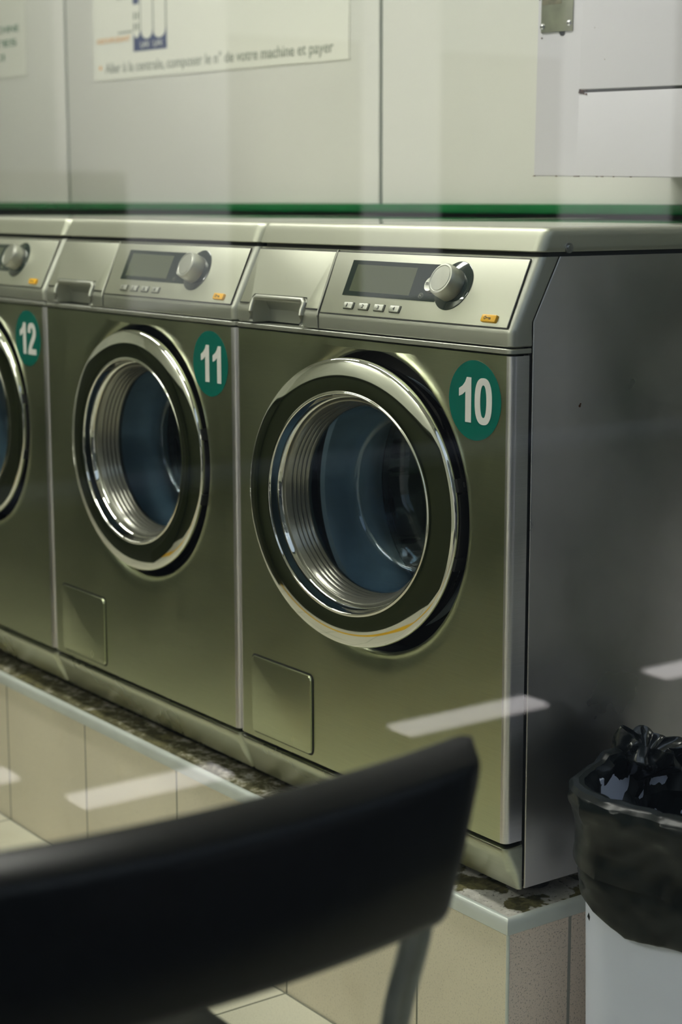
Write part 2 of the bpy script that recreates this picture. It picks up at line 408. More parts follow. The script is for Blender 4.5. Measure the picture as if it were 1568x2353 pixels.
def make_machine(xr, number, tilt, label, dcx_off=0):
    root = empty('washing_machine', (xr-.3, 0, LEDGE))
    tag(root, label, 'washing machine', 'washing machines standing in a row on the tiled plinth')
    # cabinet: two side sheets, back, bottom
    bm = bmesh.new()
    prof = [(.0335, .020), (.0335, .7195), (.0735, .7945), (.74, .7945), (.74, .020)]
    for s in (-1, 1):
        x0, x1 = sorted((s*HW, s*(HW-.0025)))
        fs = prism(bm, prof, x0, x1, 'yz')
    es = [e for e in bm.edges if all(v.co.y < .08 for v in e.verts) and abs(e.verts[0].co.x-e.verts[1].co.x) < 1e-6 and abs(abs(e.verts[0].co.x)-HW) < 1e-5 and not all(v.co.z < .021 for v in e.verts)]
    bmesh.ops.bevel(bm, geom=es, offset=.0018, segments=3, profile=.5, affect='EDGES')
    box(bm, -HW+.003, HW-.003, .735, .74, .02, .79); box(bm, -HW+.003, HW-.003, .05, .735, .02, .024)
    box(bm, -HW+.003, HW-.003, .045, .047, .60, .79, mi=1); box(bm, -HW+.005, HW-.005, .0295, .0315, .02, .09, mi=1)
    box(bm, -HW+.004, -HW+.007, .0285, .72, .03, .70, mi=1); box(bm, HW-.007, HW-.004, .0285, .72, .03, .70, mi=1)  # black sheets put in to darken the gaps around the front panel
    link_mesh('cabinet', bm, None, root, 35, [M['side'], M['black']])
    for sx in (-1, 1):
        for y in (.09, .68):
            bm = bmesh.new(); tube(bm, [(sx*.25, y, 0), (sx*.25, y, .019)], .022, 20); link_mesh('foot', bm, M['black'], root)
    # front panel with the dished round opening
    bm = bmesh.new(); n = 192; R0 = .1985
    zb, zt = .0835, .6805
    per = []
    W = HW-.009; c0 = (DCX, DCZ)
    cor = [(W, zt), (-W, zt), (-W, zb), (W, zb)]
    angs = [math.atan2(z-DCZ, x-DCX) % (2*PI) for x, z in cor]
    def ray(a):
        dx, dz = math.cos(a), math.sin(a); t = 9
        if dx > 1e-9: t = min(t, (W-DCX)/dx)
        if dx < -1e-9: t = min(t, (-W-DCX)/dx)
        if dz > 1e-9: t = min(t, (zt-DCZ)/dz)
        if dz < -1e-9: t = min(t, (zb-DCZ)/dz)
        return DCX+dx*t, DCZ+dz*t
    A = sorted(set([2*PI*i/n for i in range(n)]+angs)); m = len(A)
    outer = [ray(a) for a in A]
    prof = [(.030, 0), (.024, .0003), (.017, .0010), (.010, .0024), (.0045, .0050), (.0012, .0085), (0, .013), (0, .06), (-.028, .062)]
    rings = [[bm.verts.new((x, 0, z)) for x, z in outer]]
    for k, (dr, y) in enumerate(prof):
        rg = []
        for i, a in enumerate(A):
            r = R0+dr; ox, oz = outer[i]; d = math.hypot(ox-DCX, oz-DCZ)
            r = min(r, d-.0012*(len(prof)-k))
            rg.append(bm.verts.new((DCX+r*math.cos(a), y, DCZ+r*math.sin(a))))
        rings.append(rg)
    for k, (a, b) in enumerate(zip(rings, rings[1:])):
        for i in range(m):
            f = bm.faces.new((a[i], a[(i+1) % m], b[(i+1) % m], b[i])); f.material_index = 1 if k >= 7 else 0
    # rounded vertical edges and returns, folded top and bottom
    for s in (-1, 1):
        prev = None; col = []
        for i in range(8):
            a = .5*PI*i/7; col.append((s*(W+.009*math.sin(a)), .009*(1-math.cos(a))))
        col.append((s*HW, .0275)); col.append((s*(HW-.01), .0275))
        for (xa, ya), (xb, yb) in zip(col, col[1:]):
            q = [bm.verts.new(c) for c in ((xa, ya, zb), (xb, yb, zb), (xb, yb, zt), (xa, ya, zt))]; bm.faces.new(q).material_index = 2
    for z in (zb, zt):
        q = [bm.verts.new(c) for c in ((-W, 0, z), (W, 0, z), (W, .02, z), (-W, .02, z))]; bm.faces.new(q)
    bmesh.ops.remove_doubles(bm, verts=bm.verts, dist=1e-5)
    fp = link_mesh('front_panel', bm, None, root, 35, [M['front'], M['black'], M['edge']])
    # access flap: shallow dark recess line and a raised rounded cover
    fx0, fx1, fz0, fz1 = -.261, -.110, .094, .2065
    bm = bmesh.new()
    o_ = rr2(fx0-.0030, fx1+.0030, fz0-.0030, fz1+.0030, .009); i_ = rr2(fx0, fx1, fz0, fz1, .006)
    prism(bm, i_, -.0004, -.0036)
    bmesh.ops.bevel(bm, geom=[e for e in bm.edges if all(abs(v.co.y+.0036) < 1e-6 for v in e.verts)], offset=.0026, segments=4, profile=.5, affect='EDGES')
    fl = link_mesh('access_flap', bm, M['front'], root)
    bm = bmesh.new(); A_ = [bm.verts.new((x, -.0003, z)) for x, z in o_]; B_ = [bm.verts.new((x, -.0003, z)) for x, z in rr2(fx0+.001, fx1-.001, fz0+.001, fz1-.001, .006)]
    for i in range(len(o_)):
        j = (i+1) % len(o_); bm.faces.new((A_[i], A_[j], B_[j], B_[i]))
    link_mesh('flap_gap', bm, M['black'], fl, 0)
    # kick plate
    bm = bmesh.new(); L = []
    for z, y, r, ins in ((.020, .0235, .010, .0), (.045, .012, .014, 0), (.060, .0055, .012, 0), (.068, .0012, .010, 0), (.0745, 0, .0095, 0), (.0768, .0008, .0088, .0006), (.0779, .0028, .007, .0022)):
        L.append((z, rrect(-HW+ins, HW-ins, y, .0290, min(r, (.0290-y)*.8))))
    loft(bm, L); link_mesh('kick_plate', bm, M['kick'], root)
    # slim strip under the fascia
    bm = bmesh.new()
    L = [(z, rrect(-HW+i, HW-i, -.001+i, .0305, .0095)) for z, i in ((.6826, .0012), (.6834, 0), (.6880, 0), (.6888, .001))]
    loft(bm, L); link_mesh('trim_strip', bm, M['silver'], root)
    # fascia body
    bm = bmesh.new(); L = []
    for z, i in ((.6908, .0015), (.6922, 0)): L.append((z, rrect(-HW+i, HW-i, .0+i, .031, .0105)))
    pz = [.7060, .709, .7115, .714]
    py = [.0, .0003, .0012, .0024]
    for z, y in zip(pz, py): L.append((z, rrect(-HW, HW, y, .0305+max(0, z-.7195)*.533, .0105)))
    for t in (.1, .4, .7, 1.0):
        z = PB[1]+(PT[1]-PB[1])*t; y = PB[0]+(PT[0]-PB[0])*t
        if z > .7145: L.append((z, rrect(-HW, HW, y+.0008, max(y+.024, .0305+max(0, z-.7195)*.5333), .0105)))
    loft(bm, L); fa = link_mesh('control_fascia', bm, M['silver'], root)
    cb = bmesh.new(); prism(cb, [(-.02, .685), (-.02, .728), (.0085, .7265), (.020, .7215), (.0285, .708), (.0285, .685)], -.2525, -.1345, 'yz')
    boolean_cut(fa, cb)
    # instrument plate
    def plate(name, x0, x1, xt0, xt1, s0, s1, par):
        bm = bmesh.new(); panel_prism(bm, [(x0, s0), (x1, s0), (xt1, s1), (xt0, s1)], .0004, .0013, .0004)
        return link_mesh(name, bm, M['plate'], par)
    def gapline(par, pts, w=.0011):
        bm = bmesh.new()
        for (a, b) in zip(pts, pts[1:]):
            d = Vector((b[0]-a[0], b[1]-a[1])).normalized(); nrm = Vector((-d.y, d.x))*w*.5
            panel_prism(bm, [(a[0]+nrm.x, a[1]+nrm.y), (b[0]+nrm.x, b[1]+nrm.y), (b[0]-nrm.x, b[1]-nrm.y), (a[0]-nrm.x, a[1]-nrm.y)], .0001, .0010)
        return link_mesh('shadow_gap', bm, M['black'], par, 0)
    cp = plate('control_panel', -.0885, .2885, -.1005, .2835, .002, .0895, root)
    gapline(cp, [(-.089, .0013), (.2893, .0013), (.2843, .0901), (-.1010, .0901)])
    # drawer front with its grip
    bm = bmesh.new()
    pts = [(-.2885, .0075), (-.2640, .0075), (-.2630, .0165), (-.2590, .0215), (-.130, .0215), (-.1255, .0165), (-.1245, .0060), (-.0965, .0060), (-.1055, .0895), (-.2910, .0895)]
    panel_prism(bm, pts, .0004, .0013, .0004)
    dr = link_mesh('detergent_drawer', bm, M['plate'], root)
    gapline(dr, [(-.2895, .0895), (-.2890, .0068), (-.2640, .0068), (-.2625, .0165), (-.2590, .0210), (-.130, .0210), (-.1260, .0165), (-.1250, .0052), (-.0960, .0052)], .0013)
    gapline(dr, [(-.2912, .0902), (-.1050, .0902)])
    # seam between drawer and panel, running over the nose
    bm = bmesh.new(); tube(bm, [on_panel(-.1030, .0925, .0006), on_panel(-.0945, .003, .0006), (-.0943, -.0006, .7085), (-.0940, -.0006, .6915)], .0014, 8)
    link_mesh('drawer_seam', bm, M['silver'], dr)
    bm = bmesh.new(); tube(bm, [on_panel(-.1010, .0925, .0001), on_panel(-.0925, .003, .0001), (-.0922, 0, .7085), (-.0920, 0, .6915)], .0006, 6)
    link_mesh('shadow_gap', bm, M['black'], dr)
    bm = bmesh.new()
    path = [(-.2560, -.0012, .6925), (-.2560, -.0015, .7065), on_panel(-.2560, .0035, .0012), on_panel(-.2555, .0120, .0012), on_panel(-.2515, .0158, .0014), on_panel(-.1375, .0158, .0014), on_panel(-.1320, .0120, .0012), on_panel(-.1310, .0030, .0012), (-.1310, -.0015, .7065), (-.1310, -.0012, .6925)]
    tube(bm, path, .0040, 12)
    link_mesh('drawer_grip', bm, M['silver'], dr)
    # display
    bm = bmesh.new(); panel_prism(bm, [(-.0535, .0285), (.140, .0275), (.1135+.018, .0775), (-.0575, .0785)], .0013, .0020)
    ds = link_mesh('display_window', bm, M['display'], cp)
    bm = bmesh.new(); panel_prism(bm, [(-.0415, .0345), (.086, .0335), (.0835, .0715), (-.0440, .0725)], .0021, .0022); link_mesh('display_screen', bm, M['screen'], cp)
    bm = bmesh.new(); panel_disc(bm, .1655, .0505, [(.0325, .0013), (.0325, .0022), (.0318, .0026)]); link_mesh('knob_surround', bm, M['display'], cp)
    bm = bmesh.new(); panel_disc(bm, .1630, .0505, [(.0215, .0028), (.0213, .016), (.0208, .0215), (.0195, .0235), (.0175, .0238), (.0170, .0232), (.0163, .0231), (.0158, .0237), (.010, .0240), (.004, .0240)])
    link_mesh('selector_knob', bm, M['silver'], cp)
    bm = bmesh.new(); panel_disc(bm, .1235, .0495, [(.0108, .0022), (.0104, .0052), (.0095, .0060), (.0085, .0056)])
    sb = link_mesh('start_button', bm, M['silver'], cp)
    panel_text('start_lettering', 'START', .1155, .0478, .0061, .0052, .0150, M['ink'], cp)
    for i in range(4):
        x = -.0297+.0330*i
        bm = bmesh.new(); panel_prism(bm, rr2(x-.0098, x+.0098, .0095, .0180, .001, 2), .0013, .0042, .0008)
        link_mesh('option_button', bm, M['silver'], cp)
        panel_text('button_numeral', str(i+1), x-.0022, .0112, .0043, .0072, .0016 if i == 0 else .0042, M['ink'], cp)
        bm = bmesh.new(); panel_prism(bm, rr2(x-.0110, x+.0110, .0088, .0190, .001, 2), .0012, .00145); link_mesh('shadow_gap', bm, M['black'], cp, 0)
    bm = bmesh.new(); panel_prism(bm, rr2(.2415, .2680, .0065, .0160, .0015, 2), .0013, .0052, .0010); link_mesh('key_button', bm, M['amber'], cp)
    bm = bmesh.new()
    nn = 20
    A_ = [bm.verts.new(on_panel(.2490+.0022*math.cos(2*PI*i/nn), .0113+.0022*math.sin(2*PI*i/nn), .0054)) for i in range(nn)]
    B_ = [bm.verts.new(on_panel(.2490+.0012*math.cos(2*PI*i/nn), .0113+.0012*math.sin(2*PI*i/nn), .0054)) for i in range(nn)]
    for i in range(nn): bm.faces.new((A_[i], A_[(i+1) % nn], B_[(i+1) % nn], B_[i]))
    panel_prism(bm, [(.2510, .0109), (.2590, .0109), (.2590, .0118), (.2510, .0118)], .0052, .0055)
    for xx in (.2562, .2582): panel_prism(bm, [(xx, .0090), (xx+.0009, .0090), (xx+.0009, .0110), (xx, .0110)], .0052, .0055)
    link_mesh('key_symbol', bm, M['ink'], cp, 0)
    bm = bmesh.new()
    A_ = [bm.verts.new(on_panel(.1100+.0046*math.cos(2*PI*i/nn), .0345+.0036*math.sin(2*PI*i/nn), .0022)) for i in range(nn)]
    B_ = [bm.verts.new(on_panel(.1100+.0042*math.cos(2*PI*i/nn), .0345+.0032*math.sin(2*PI*i/nn), .0022)) for i in range(nn)]
    for i in range(nn): bm.faces.new((A_[i], A_[(i+1) % nn], B_[(i+1) % nn], B_[i]))
    link_mesh('interface_ring', bm, M['plateolive'], cp, 0)
    panel_text('interface_lettering', 'PC', .1073, .0328, .0021, .0042, .0052, M['plateolive'], cp)
    # lid
    bm = bmesh.new()
    L = []
    for z, y, i in ((.8000, .0405, .0), (.8012, .0396, -.0008), (.8060, .0415, -.0008), (.8180, .0470, -.0008), (.8235, .0496, -.0004), (.8268, .0520, .0012), (.8286, .0555, .0040), (.8291, .0620, .0120)):
        L.append((z, rrect(-HW+i, HW-i, y, .745-i, .014, .01, 8)))
    loft(bm, L); bm.normal_update(); bmesh.ops.recalc_face_normals(bm, faces=bm.faces)
    for fc in bm.faces: fc.material_index = 1 if fc.normal.z > .97 else 0
    lid = link_mesh('lid', bm, None, root, 40, [M['plate'], M['lid']])
    bm = bmesh.new(); loft(bm, [(z, rrect(-HW+.004, HW-.004, .048, .735, .01)) for z in (.7935, .8005)]); link_mesh('lid_gap_shade', bm, M['black'], lid)  # black strip standing in for the shade between lid and fascia
    if number == '10':
     bm = bmesh.new(); tube(bm, [(HW+.0006, .0852, .8045), (HW+.0030, .0852, .8045)], .0062, 28)
     wsh = link_mesh('washer', bm, M['screw'], lid)
     bm = bmesh.new(); tube(bm, [(HW+.0028, .0852, .8045), (HW+.0052, .0852, .8045)], .0036, 20)
     tube(bm, [(HW+.0051, .0852, .8045), (HW+.0054, .0852, .8045)], .0015, 6); link_mesh('screw', bm, M['screw'], lid)
    if number == '10':
        bm = bmesh.new()
        for y, z, r in ((.1097, .6155, .0018), (.1109, .6178, .0012)):
            tube(bm, [(HW+.0000, y, z), (HW+.0004, y, z)], r, 7)
        link_mesh('rust_spot', bm, M['rust'], root, 0)
    # drum and gasket in the machine
    bm = bmesh.new()
    pf = [(.172, .050), (.168, .044), (.160, .046), (.155, .056), (.151, .075), (.146, .090), (.140, .100), (.140, .118), (.146, .128), (.152, .140)]
    lathe(bm, pf, 96, DCX, DCZ); link_mesh('door_gasket', bm, M['boot'], root)
    bm = bmesh.new()
    lathe(bm, [(.152, .142), (.150, .150), (.158, .158), (.185, .165), (.205, .180), (.205, .44), (.18, .455), (.06, .45), (.05, .435), (.001, .430)], 96, DCX, DCZ, uv=True)
    dm = link_mesh('drum', bm, M['drum'], root)
    for k in range(3):
        a = math.radians(75+120*k); bm = bmesh.new()
        pts = []
        for i in range(13):
            t = i/12; pts.append((t, math.sin(PI*t)**.6))
        rings = []
        for j in range(11):
            y = .185+.24*j/10; hgt = .052*math.sin(PI*min(1, max(.02, j/10)))**.35; ring = []
            for t, h in pts:
                u = (t-.5)*.095; rr = .206-hgt*h
                ring.append(bm.verts.new((DCX+rr*math.cos(a)-u*math.sin(a), y, DCZ+rr*math.sin(a)+u*math.cos(a))))
            rings.append(ring)
        for ra, rb in zip(rings, rings[1:]):
            for i in range(12): bm.faces.new((ra[i], ra[i+1], rb[i+1], rb[i]))
        link_mesh('drum_lifter', bm, M['ribs'], dm)
    # door, pivoting on its right-hand hinge
    bm = bmesh.new()
    pf = [(.176, .034), (.1840, .033), (.1878, .029), (.1890, .022), (.1902, .014), (.1902, .0095), (.1895, .0072), (.1880, .0056), (.1860, .0046), (.1825, .0036), (.1780, .0025), (.1730, .0014), (.1680, .0007), (.1620, .0002), (.1560, .0000), (.1520, .0003), (.1492, .0012), (.1478, .0014), (.1466, .0006), (.1455, -.0002), (.1445, .0000), (.1436, .0012), (.1430, .0040), (.1422, .0120), (.1405, .0185), (.1385, .0200), (.1385, .034)]
    lathe(bm, pf, 192, closed=True)
    door = link_mesh('door', bm, M['chrome'], root, 50)
    door.location = (DCX+dcx_off, -.037 if tilt > 5 else -.017, DCZ+.0015); door.rotation_euler = (0, 0, math.radians(tilt))
    bm = bmesh.new()
    pf = [(.1385, .0205), (.1345, .0200), (.1325, .0225)]
    for k in range(5): pf += [(.1318-.0010*k, .0250+.007*k), (.1290-.0010*k, .0275+.007*k), (.1290-.0010*k, .0295+.007*k), (.1312-.0010*k, .0312+.007*k)]
    pf += [(.1270, .061), (.1275, .064), (.1400, .064)]
    lathe(bm, pf, 128); link_mesh('ribbed_bezel', bm, M['ribs'], door, 60)
    bm = bmesh.new()
    pf = [(.1268, .0600), (.1262, .072), (.1235, .095), (.1190, .118), (.1150, .132), (.1120, .1365), (.1050, .139), (.09, .1405), (.05, .1420), (.001, .1425)]
    pf2 = [(max(.0005, r-.004), y-.004) for r, y in pf[::-1]]
    lathe(bm, pf+pf2, 128, closed=True); link_mesh('porthole_glass', bm, M['bowl'], door, 50)
    # hinge on the door rim
    bm = bmesh.new()
    def arcseg(a0, a1, r0, r1, y0, y1, k=12):
        rings = []
        for i in range(k+1):
            a = math.radians(a0+(a1-a0)*i/k)
            rings.append([bm.verts.new((r*math.cos(a), y, r*math.sin(a))) for r, y in ((r0, y0), (r1, y0), (r1, y1), (r0, y1))])
        for p_, q_ in zip(rings, rings[1:]):
            for i in range(4): bm.faces.new((p_[i], p_[(i+1) % 4], q_[(i+1) % 4], q_[i]))
        bm.faces.new(rings[0]); bm.faces.new(rings[-1])
    arcseg(-15, 10, .1885, .1915, .012, .031); arcseg(11, 16, .186, .1945, .0085, .034, 4); arcseg(-19, -14, .186, .1945, .0085, .034, 4)
    arcseg(12.5, 14.5, .1940, .1975, .018, .034, 3)
    link_mesh('hinge', bm, M['hinge'], door)
    bm = bmesh.new(); arcseg(172, 196, .180, .1950, .018, .032, 10); link_mesh('door_handle', bm, M['hinge'], door)
    bm = bmesh.new(); lathe(bm, [(.183, .0335), (.183, .044), (.150, .046), (.1400, .036), (.1400, .0335)], 96, closed=True); link_mesh('door_backing', bm, M['black'], door)
    # number sticker
    bm = bmesh.new()
    P = [(.2325+.0483*math.cos(2*PI*i/96)*(1+.004*NO(i*.9, 3, 1)), .6235+.0483*math.sin(2*PI*i/96)*(1+.004*NO(i*.9, 1, 7))) for i in range(96)]
    prism(bm, P, -.0001, -.0004)
    st = link_mesh('number_sticker', bm, M['teal'], root, 0)
    make_digits(number, .2325, .6235, .0545, st)
    return root

make_machine(0, '10', 9, 'steel washing machine with number 10 sticker, at the right end beside the bin')
make_machine(-.6, '11', 3, 'steel washing machine with number 11 sticker, between machines 10 and 12')
make_machine(-1.2, '12', 3, 'steel washing machine with number 12 sticker, cut off at the left edge')

# ------------------------------------------------------------------ plinth
pl = empty('tiled_plinth', (0, 0, 0))
tag(pl, 'long low plinth of cream tiles carrying the washing machines', 'plinth')
bm = bmesh.new(); prism(bm, [(-4.4, .78), (-4.4, -.0145), (.0235, -.0145), (.0235, .78)], 0, .2579, 'xy')
o = link_mesh('tile_facing', bm, None, pl, 0, [M['tile_front'], M['tile_side']])
for f in o.data.polygons:
    if f.normal.x > .5: f.material_index = 1
bm = bmesh.new(); tube(bm, [(.0238, -.0148, 0), (.0238, -.0148, .2579)], .0022, 8); link_mesh('corner_joint', bm, M['alu'], pl)
# concrete bed with an uneven surface
bm = bmesh.new()
nx, ny = 460, 60; V = {}
X0, X1, Y0, Y1 = -2.4, .0205, -.012, .30
for i in range(nx+1):
    for j in range(ny+1):
        x = X0+(X1-X0)*i/nx; y = Y0+(Y1-Y0)*j/ny
        e = min((X1-x), (y-Y0)); h = .0016*NO(x*30, y*30, 0)+.0008*NO(x*90, y*90, 4)
        w = NO(x*14, y*14, 9); h -= .0022*max(0, min(1, (w-.02)*12))
        V[i, j] = bm.verts.new((x, y, min(LEDGE-.0008, LEDGE-.0025+h+(.0015 if e > .02 else 0))))
for i in range(nx):
    for j in range(ny): bm.faces.new((V[i, j], V[i+1, j], V[i+1, j+1], V[i, j+1]))
box(bm, -4.4, .0205, -.012, .775, .2579, LEDGE-.006)
link_mesh('concrete_bed', bm, M['concrete'], pl, 60)
# rounded edge nosing along front and right side
bm = bmesh.new()
def nosing(bm, a, b, nrm, mitre0, mitre1):
    """quarter rounded strip from a to b, nrm points outwards; mitre shifts ends"""
    prof = [(-.004, -.0200), (.0015, -.0200), (.0030, -.0188), (.0032, -.008), (.0022, -.003), (.0000, -.0006), (-.003, .0002), (-.006, .0), (-.006, -.004), (-.004, -.006)]
    a, b, nrm = Vector(a), Vector(b), Vector(nrm); d = (b-a).normalized(); R = []
    for base, mt in ((a, mitre0), (b, mitre1)):
        R.append([bm.verts.new(base+nrm*u+Vector((0, 0, w))+d*mt*u) for u, w in prof])
    k = len(prof)
    for i in range(k): bm.faces.new((R[0][i], R[0][(i+1) % k], R[1][(i+1) % k], R[1][i]))
    bm.faces.new(R[0]); bm.faces.new(R[1])
for xa, xb, m0, m1 in ((-4.4, -1.2452, 0, 0), (-1.2448, -.5352, 0, 0), (-.5348, .0245, 0, 1)):
    nosing(bm, (xa, -.016, LEDGE), (xb, -.016, LEDGE), (0, -1, 0), m0, m1)
e1 = link_mesh('edge_nosing', bm, M['alu'], pl)
bm = bmesh.new(); nosing(bm, (.0245, -.016, LEDGE), (.0245, .78, LEDGE), (1, 0, 0), -1, 0)
link_mesh('edge_nosing', bm, M['alu'], pl)

# ------------------------------------------------------------------ room shell
def struct(name, bm, mat, mats=None, smooth=0):
    return tag(link_mesh(name, bm, mat, None, smooth, mats), kind='structure')
RX0, RX1, RY0, RY1, RH = -4.5, 1.1, -3.2, .8, 2.7
bm = bmesh.new(); box(bm, RX0-.1, RX1+.1, RY0-.1, RY1+.1, -.1, 0); struct('floor', bm, M['tile_floor'])
bm = bmesh.new(); box(bm, RX0-.1, RX1+.1, RY0-.1, RY1+.1, RH, RH+.1); struct('ceiling', bm, M['ceiling'])
bm = bmesh.new(); box(bm, RX0-.1, RX1+.1, RY1+.006, RY1+.1, 0, RH)
wb = struct('wall_back', bm, M['dkgreen'])
bm = bmesh.new()
ZW = 1.1225
for a, b in ((RX0-.05, -2.6485), (-2.6355, -1.3165), (-1.3055, RX1+.05)):
    box(bm, a, b, RY1, RY1+.006, ZW, RH, .0012)
ly = link_mesh('wall_panelling', bm, M['wall'], wb, 30)
bm = bmesh.new(); box(bm, RX0-.05, .05, RY1, RY1+.006, 0, 1.11); link_mesh('lower_wall', bm, M['black'], wb)
bm = bmesh.new(); box(bm, .052, RX1+.05, RY1, RY1+.006, .62, 1.09); link_mesh('lower_wall', bm, M['darkwall'], wb)
bm = bmesh.new(); box(bm, .052, RX1+.05, RY1, RY1+.006, 0, .62); link_mesh('dado', bm, M['greywall'], wb)
bm = bmesh.new(); box(bm, .052, .70, RY1-.014, RY1+.004, .86, .92, .003); struct('trim_2', bm, M['alu'], smooth=30)
bm = bmesh.new(); box(bm, .70, RX1, RY1-.05, RY1+.004, 0, 2.0, .003); struct('trim_3', bm, M['post'], smooth=30)
bm = bmesh.new(); box(bm, RX0-.05, RX1, RY1-.016, RY1+.005, 1.1115, 1.1290, .003); struct('trim_1', bm, M['green_trim'], smooth=30)
bm = bmesh.new(); box(bm, RX0-.1, RX1+.1, RY0-.1, RY0, 0, RH); struct('wall_front', bm, M['opp'])
bm = bmesh.new(); box(bm, RX0-.1, RX0, RY0, RY1, 0, RH); struct('wall_left', bm, M['opp'])
# right wall: shop window with frame
bm = bmesh.new()
box(bm, RX1, RX1+.1, RY0, RY1, 0, .25); box(bm, RX1, RX1+.1, RY0, RY1, 2.5, RH)
box(bm, RX1, RX1+.1, .72, RY1, .25, 2.5); box(bm, RX1, RX1+.1, RY0, -3.0, .25, 2.5)
struct('wall_right', bm, M['opp'])
bm = bmesh.new(); box(bm, RX1+.02, RX1+.028, -2.98, .70, .27, 2.48)
wn = struct('window_1', bm, M['pane'])
bm = bmesh.new()
for a in ((-3.0, -2.94, .25, 2.5), (.66, .72, .25, 2.5), (-3.0, .72, .25, .31), (-3.0, .72, 2.44, 2.5)):
    box(bm, RX1-.01, RX1+.06, a[0], a[1], a[2], a[3], .004)
link_mesh('window_frame', bm, M['framegrey'], wn, 30)
def counter(x0, x1, y0, y1, label):  # unseen counters, added only to darken what the steel fronts mirror
    t = empty('added_counter', ((x0+x1)/2, (y0+y1)/2, 0)); tag(t, label, 'counter', 'dark counters added for the steel fronts to mirror')
    w, d = (x1-x0)/2, (y1-y0)/2
    bm = bmesh.new(); box(bm, -w+.02, w-.02, -d+.02, d-.02, 0, .98); link_mesh('counter_body', bm, M['counter'], t, 0)
    bm = bmesh.new(); box(bm, -w, w, -d, d, .9805, 1.01, .004); link_mesh('counter_top', bm, M['counter'], t, 30)
counter(-4.45, -.1, -1.85, -1.15, 'long dark olive counter added for the steel fronts to mirror, outside the picture')
counter(-4.45, -1.75, -1.12, -.70, 'shallow dark olive counter added to darken the left machines, outside the picture')
bm = bmesh.new(); box(bm, -3.8, 1.0, -.95, -.86, .0005, .0015)
tag(link_mesh('floor_tape', bm, M['yellow'], None, 0), 'yellow marking tape on the floor in front of the machines', 'floor tape')
t = empty('added_cupboard', (.80, -1.75, 0)); tag(t, 'low white cupboard added for the panel edges to mirror, outside the picture', 'cupboard')  # unseen white reflector, added to brighten the rounded panel edges
bm = bmesh.new(); box(bm, -.25, .27, -.54, .54, 0, .86, .004); link_mesh('cupboard_body', bm, M['cup'], t, 30)
bm = bmesh.new(); box(bm, -.27, .27, -.55, .55, .8605, .89, .004); link_mesh('cupboard_top', bm, M['cup'], t, 30)
# ceiling lamps
def lamp(x, y, L=1.2, W=.22, rz=0):
    t = empty('ceiling_lamp', (x, y, RH-.07), rz)
    bm = bmesh.new(); box(bm, -L/2, L/2, -W/2, W/2, 0.02, .069, .006); link_mesh('lamp_housing', bm, M['lampbody'], t, 30)
    bm = bmesh.new(); box(bm, -L/2+.02, L/2-.02, -W/2+.02, W/2-.02, .004, .0195, .003); link_mesh('lamp_diffuser', bm, M['lamp'], t, 30)
    return t
for i, (x, y) in enumerate(((-.6, -.35), (-2.1, -.35), (-.6, -2.9), (-2.2, -2.9))):
    t = lamp(x, y)
    tag(t, 'long white fluorescent ceiling lamp above the room, out of the picture', 'lamp', 'fluorescent ceiling lamps')

# ------------------------------------------------------------------ posters
def poster(name, x0, x1, z0, z1, rot, label):
    t = empty(name, (x0, RY1-.0008, z0)); t.rotation_euler = (0, rot, 0)
    tag(t, label, 'poster')
    bm = bmesh.new(); box(bm, 0, x1-x0, -.0018, 0, 0, z1-z0); link_mesh('sheet', bm, M['paper'], t, 0)
    return t
def put(name, body, x, z, size, width, mat, par, bold=0):
    o = text_mesh(name, body, size, width, mat, par, .0003, bold); o.location = (x, -.0019, z); return o
pz0 = 1.2189+ZO
t = poster('instruction_poster', -2.4863, -1.4130, pz0, pz0+.55, math.radians(.6), 'large white instruction poster with a navy drawer pictogram on the middle wall panel')
put('bullet', '\u2022', .028, .0165, .040, .012, M['orangeink'], t)
put('instruction_lettering', 'Aller \u00e0 la centrale, composer le n\u00b0 de votre machine et payer', .058, .0165, .034, .962, M['greyink'], t, .008)
put('caption_lettering', 'ASSOUPLISSANT', .016, .0880, .0165, .168, M['orangeink'], t, .012)
# pictogram of the detergent drawer
bm = bmesh.new()
bx0, bx1, bz0, bz1 = .2005, .3560, .0610, .0980
pts = [(bx0, bz0), (bx1, bz0), (bx1, bz1+.010)]
for cx, hw in ((.3225, .0285), (.2645, .0265), (.2160, .0150)):
    for i in range(13):
        a = PI*i/12; pts.append((cx+hw*math.cos(a), bz1+.008-.019*math.sin(a)*(hw/.0285)**.5))
pts.append((bx0, bz1))
prism(bm, pts, -.0019, -.0023)
prism(bm, [(.2000, .170), (.2270, .170), (.2270, .40), (.2000, .40)], -.0019, -.0023)
link_mesh('drawer_pictogram', bm, M['blueink'], t, 0)
bm = bmesh.new()
for x0_, x1_ in ((.2915, .2965), (.3505, .3565), (.2325, .2365)): prism(bm, [(x0_, .100), (x1_, .100), (x1_, .40), (x0_, .40)], -.0019, -.0022)
for z in (.118, .143):
    for x in (.2055, .2215): prism(bm, [(x-.004, z-.008), (x+.004, z-.008), (x+.004, z+.008), (x-.004, z+.008)], -.0019, -.0022)
prism(bm, [(.125, .1065), (.196, .1065), (.196, .1105), (.125, .1105)], -.0019, -.0022)
prism(bm, [(.120, .187), (.196, .187), (.196, .191), (.120, .191)], -.0019, -.0022)
link_mesh('pictogram_lines', bm, M['greyink'], t, 0)
o = put('wash_lettering', 'LAV.  LAV.', .235, .068, .020, .105, M['paper'], t, .01); o.location.y = -.0024
t = poster('notice', -3.45, -2.8640, 1.2590+ZO, 1.2590+ZO+.5, math.radians(.6), 'white notice with green capitals on the left wall panel')
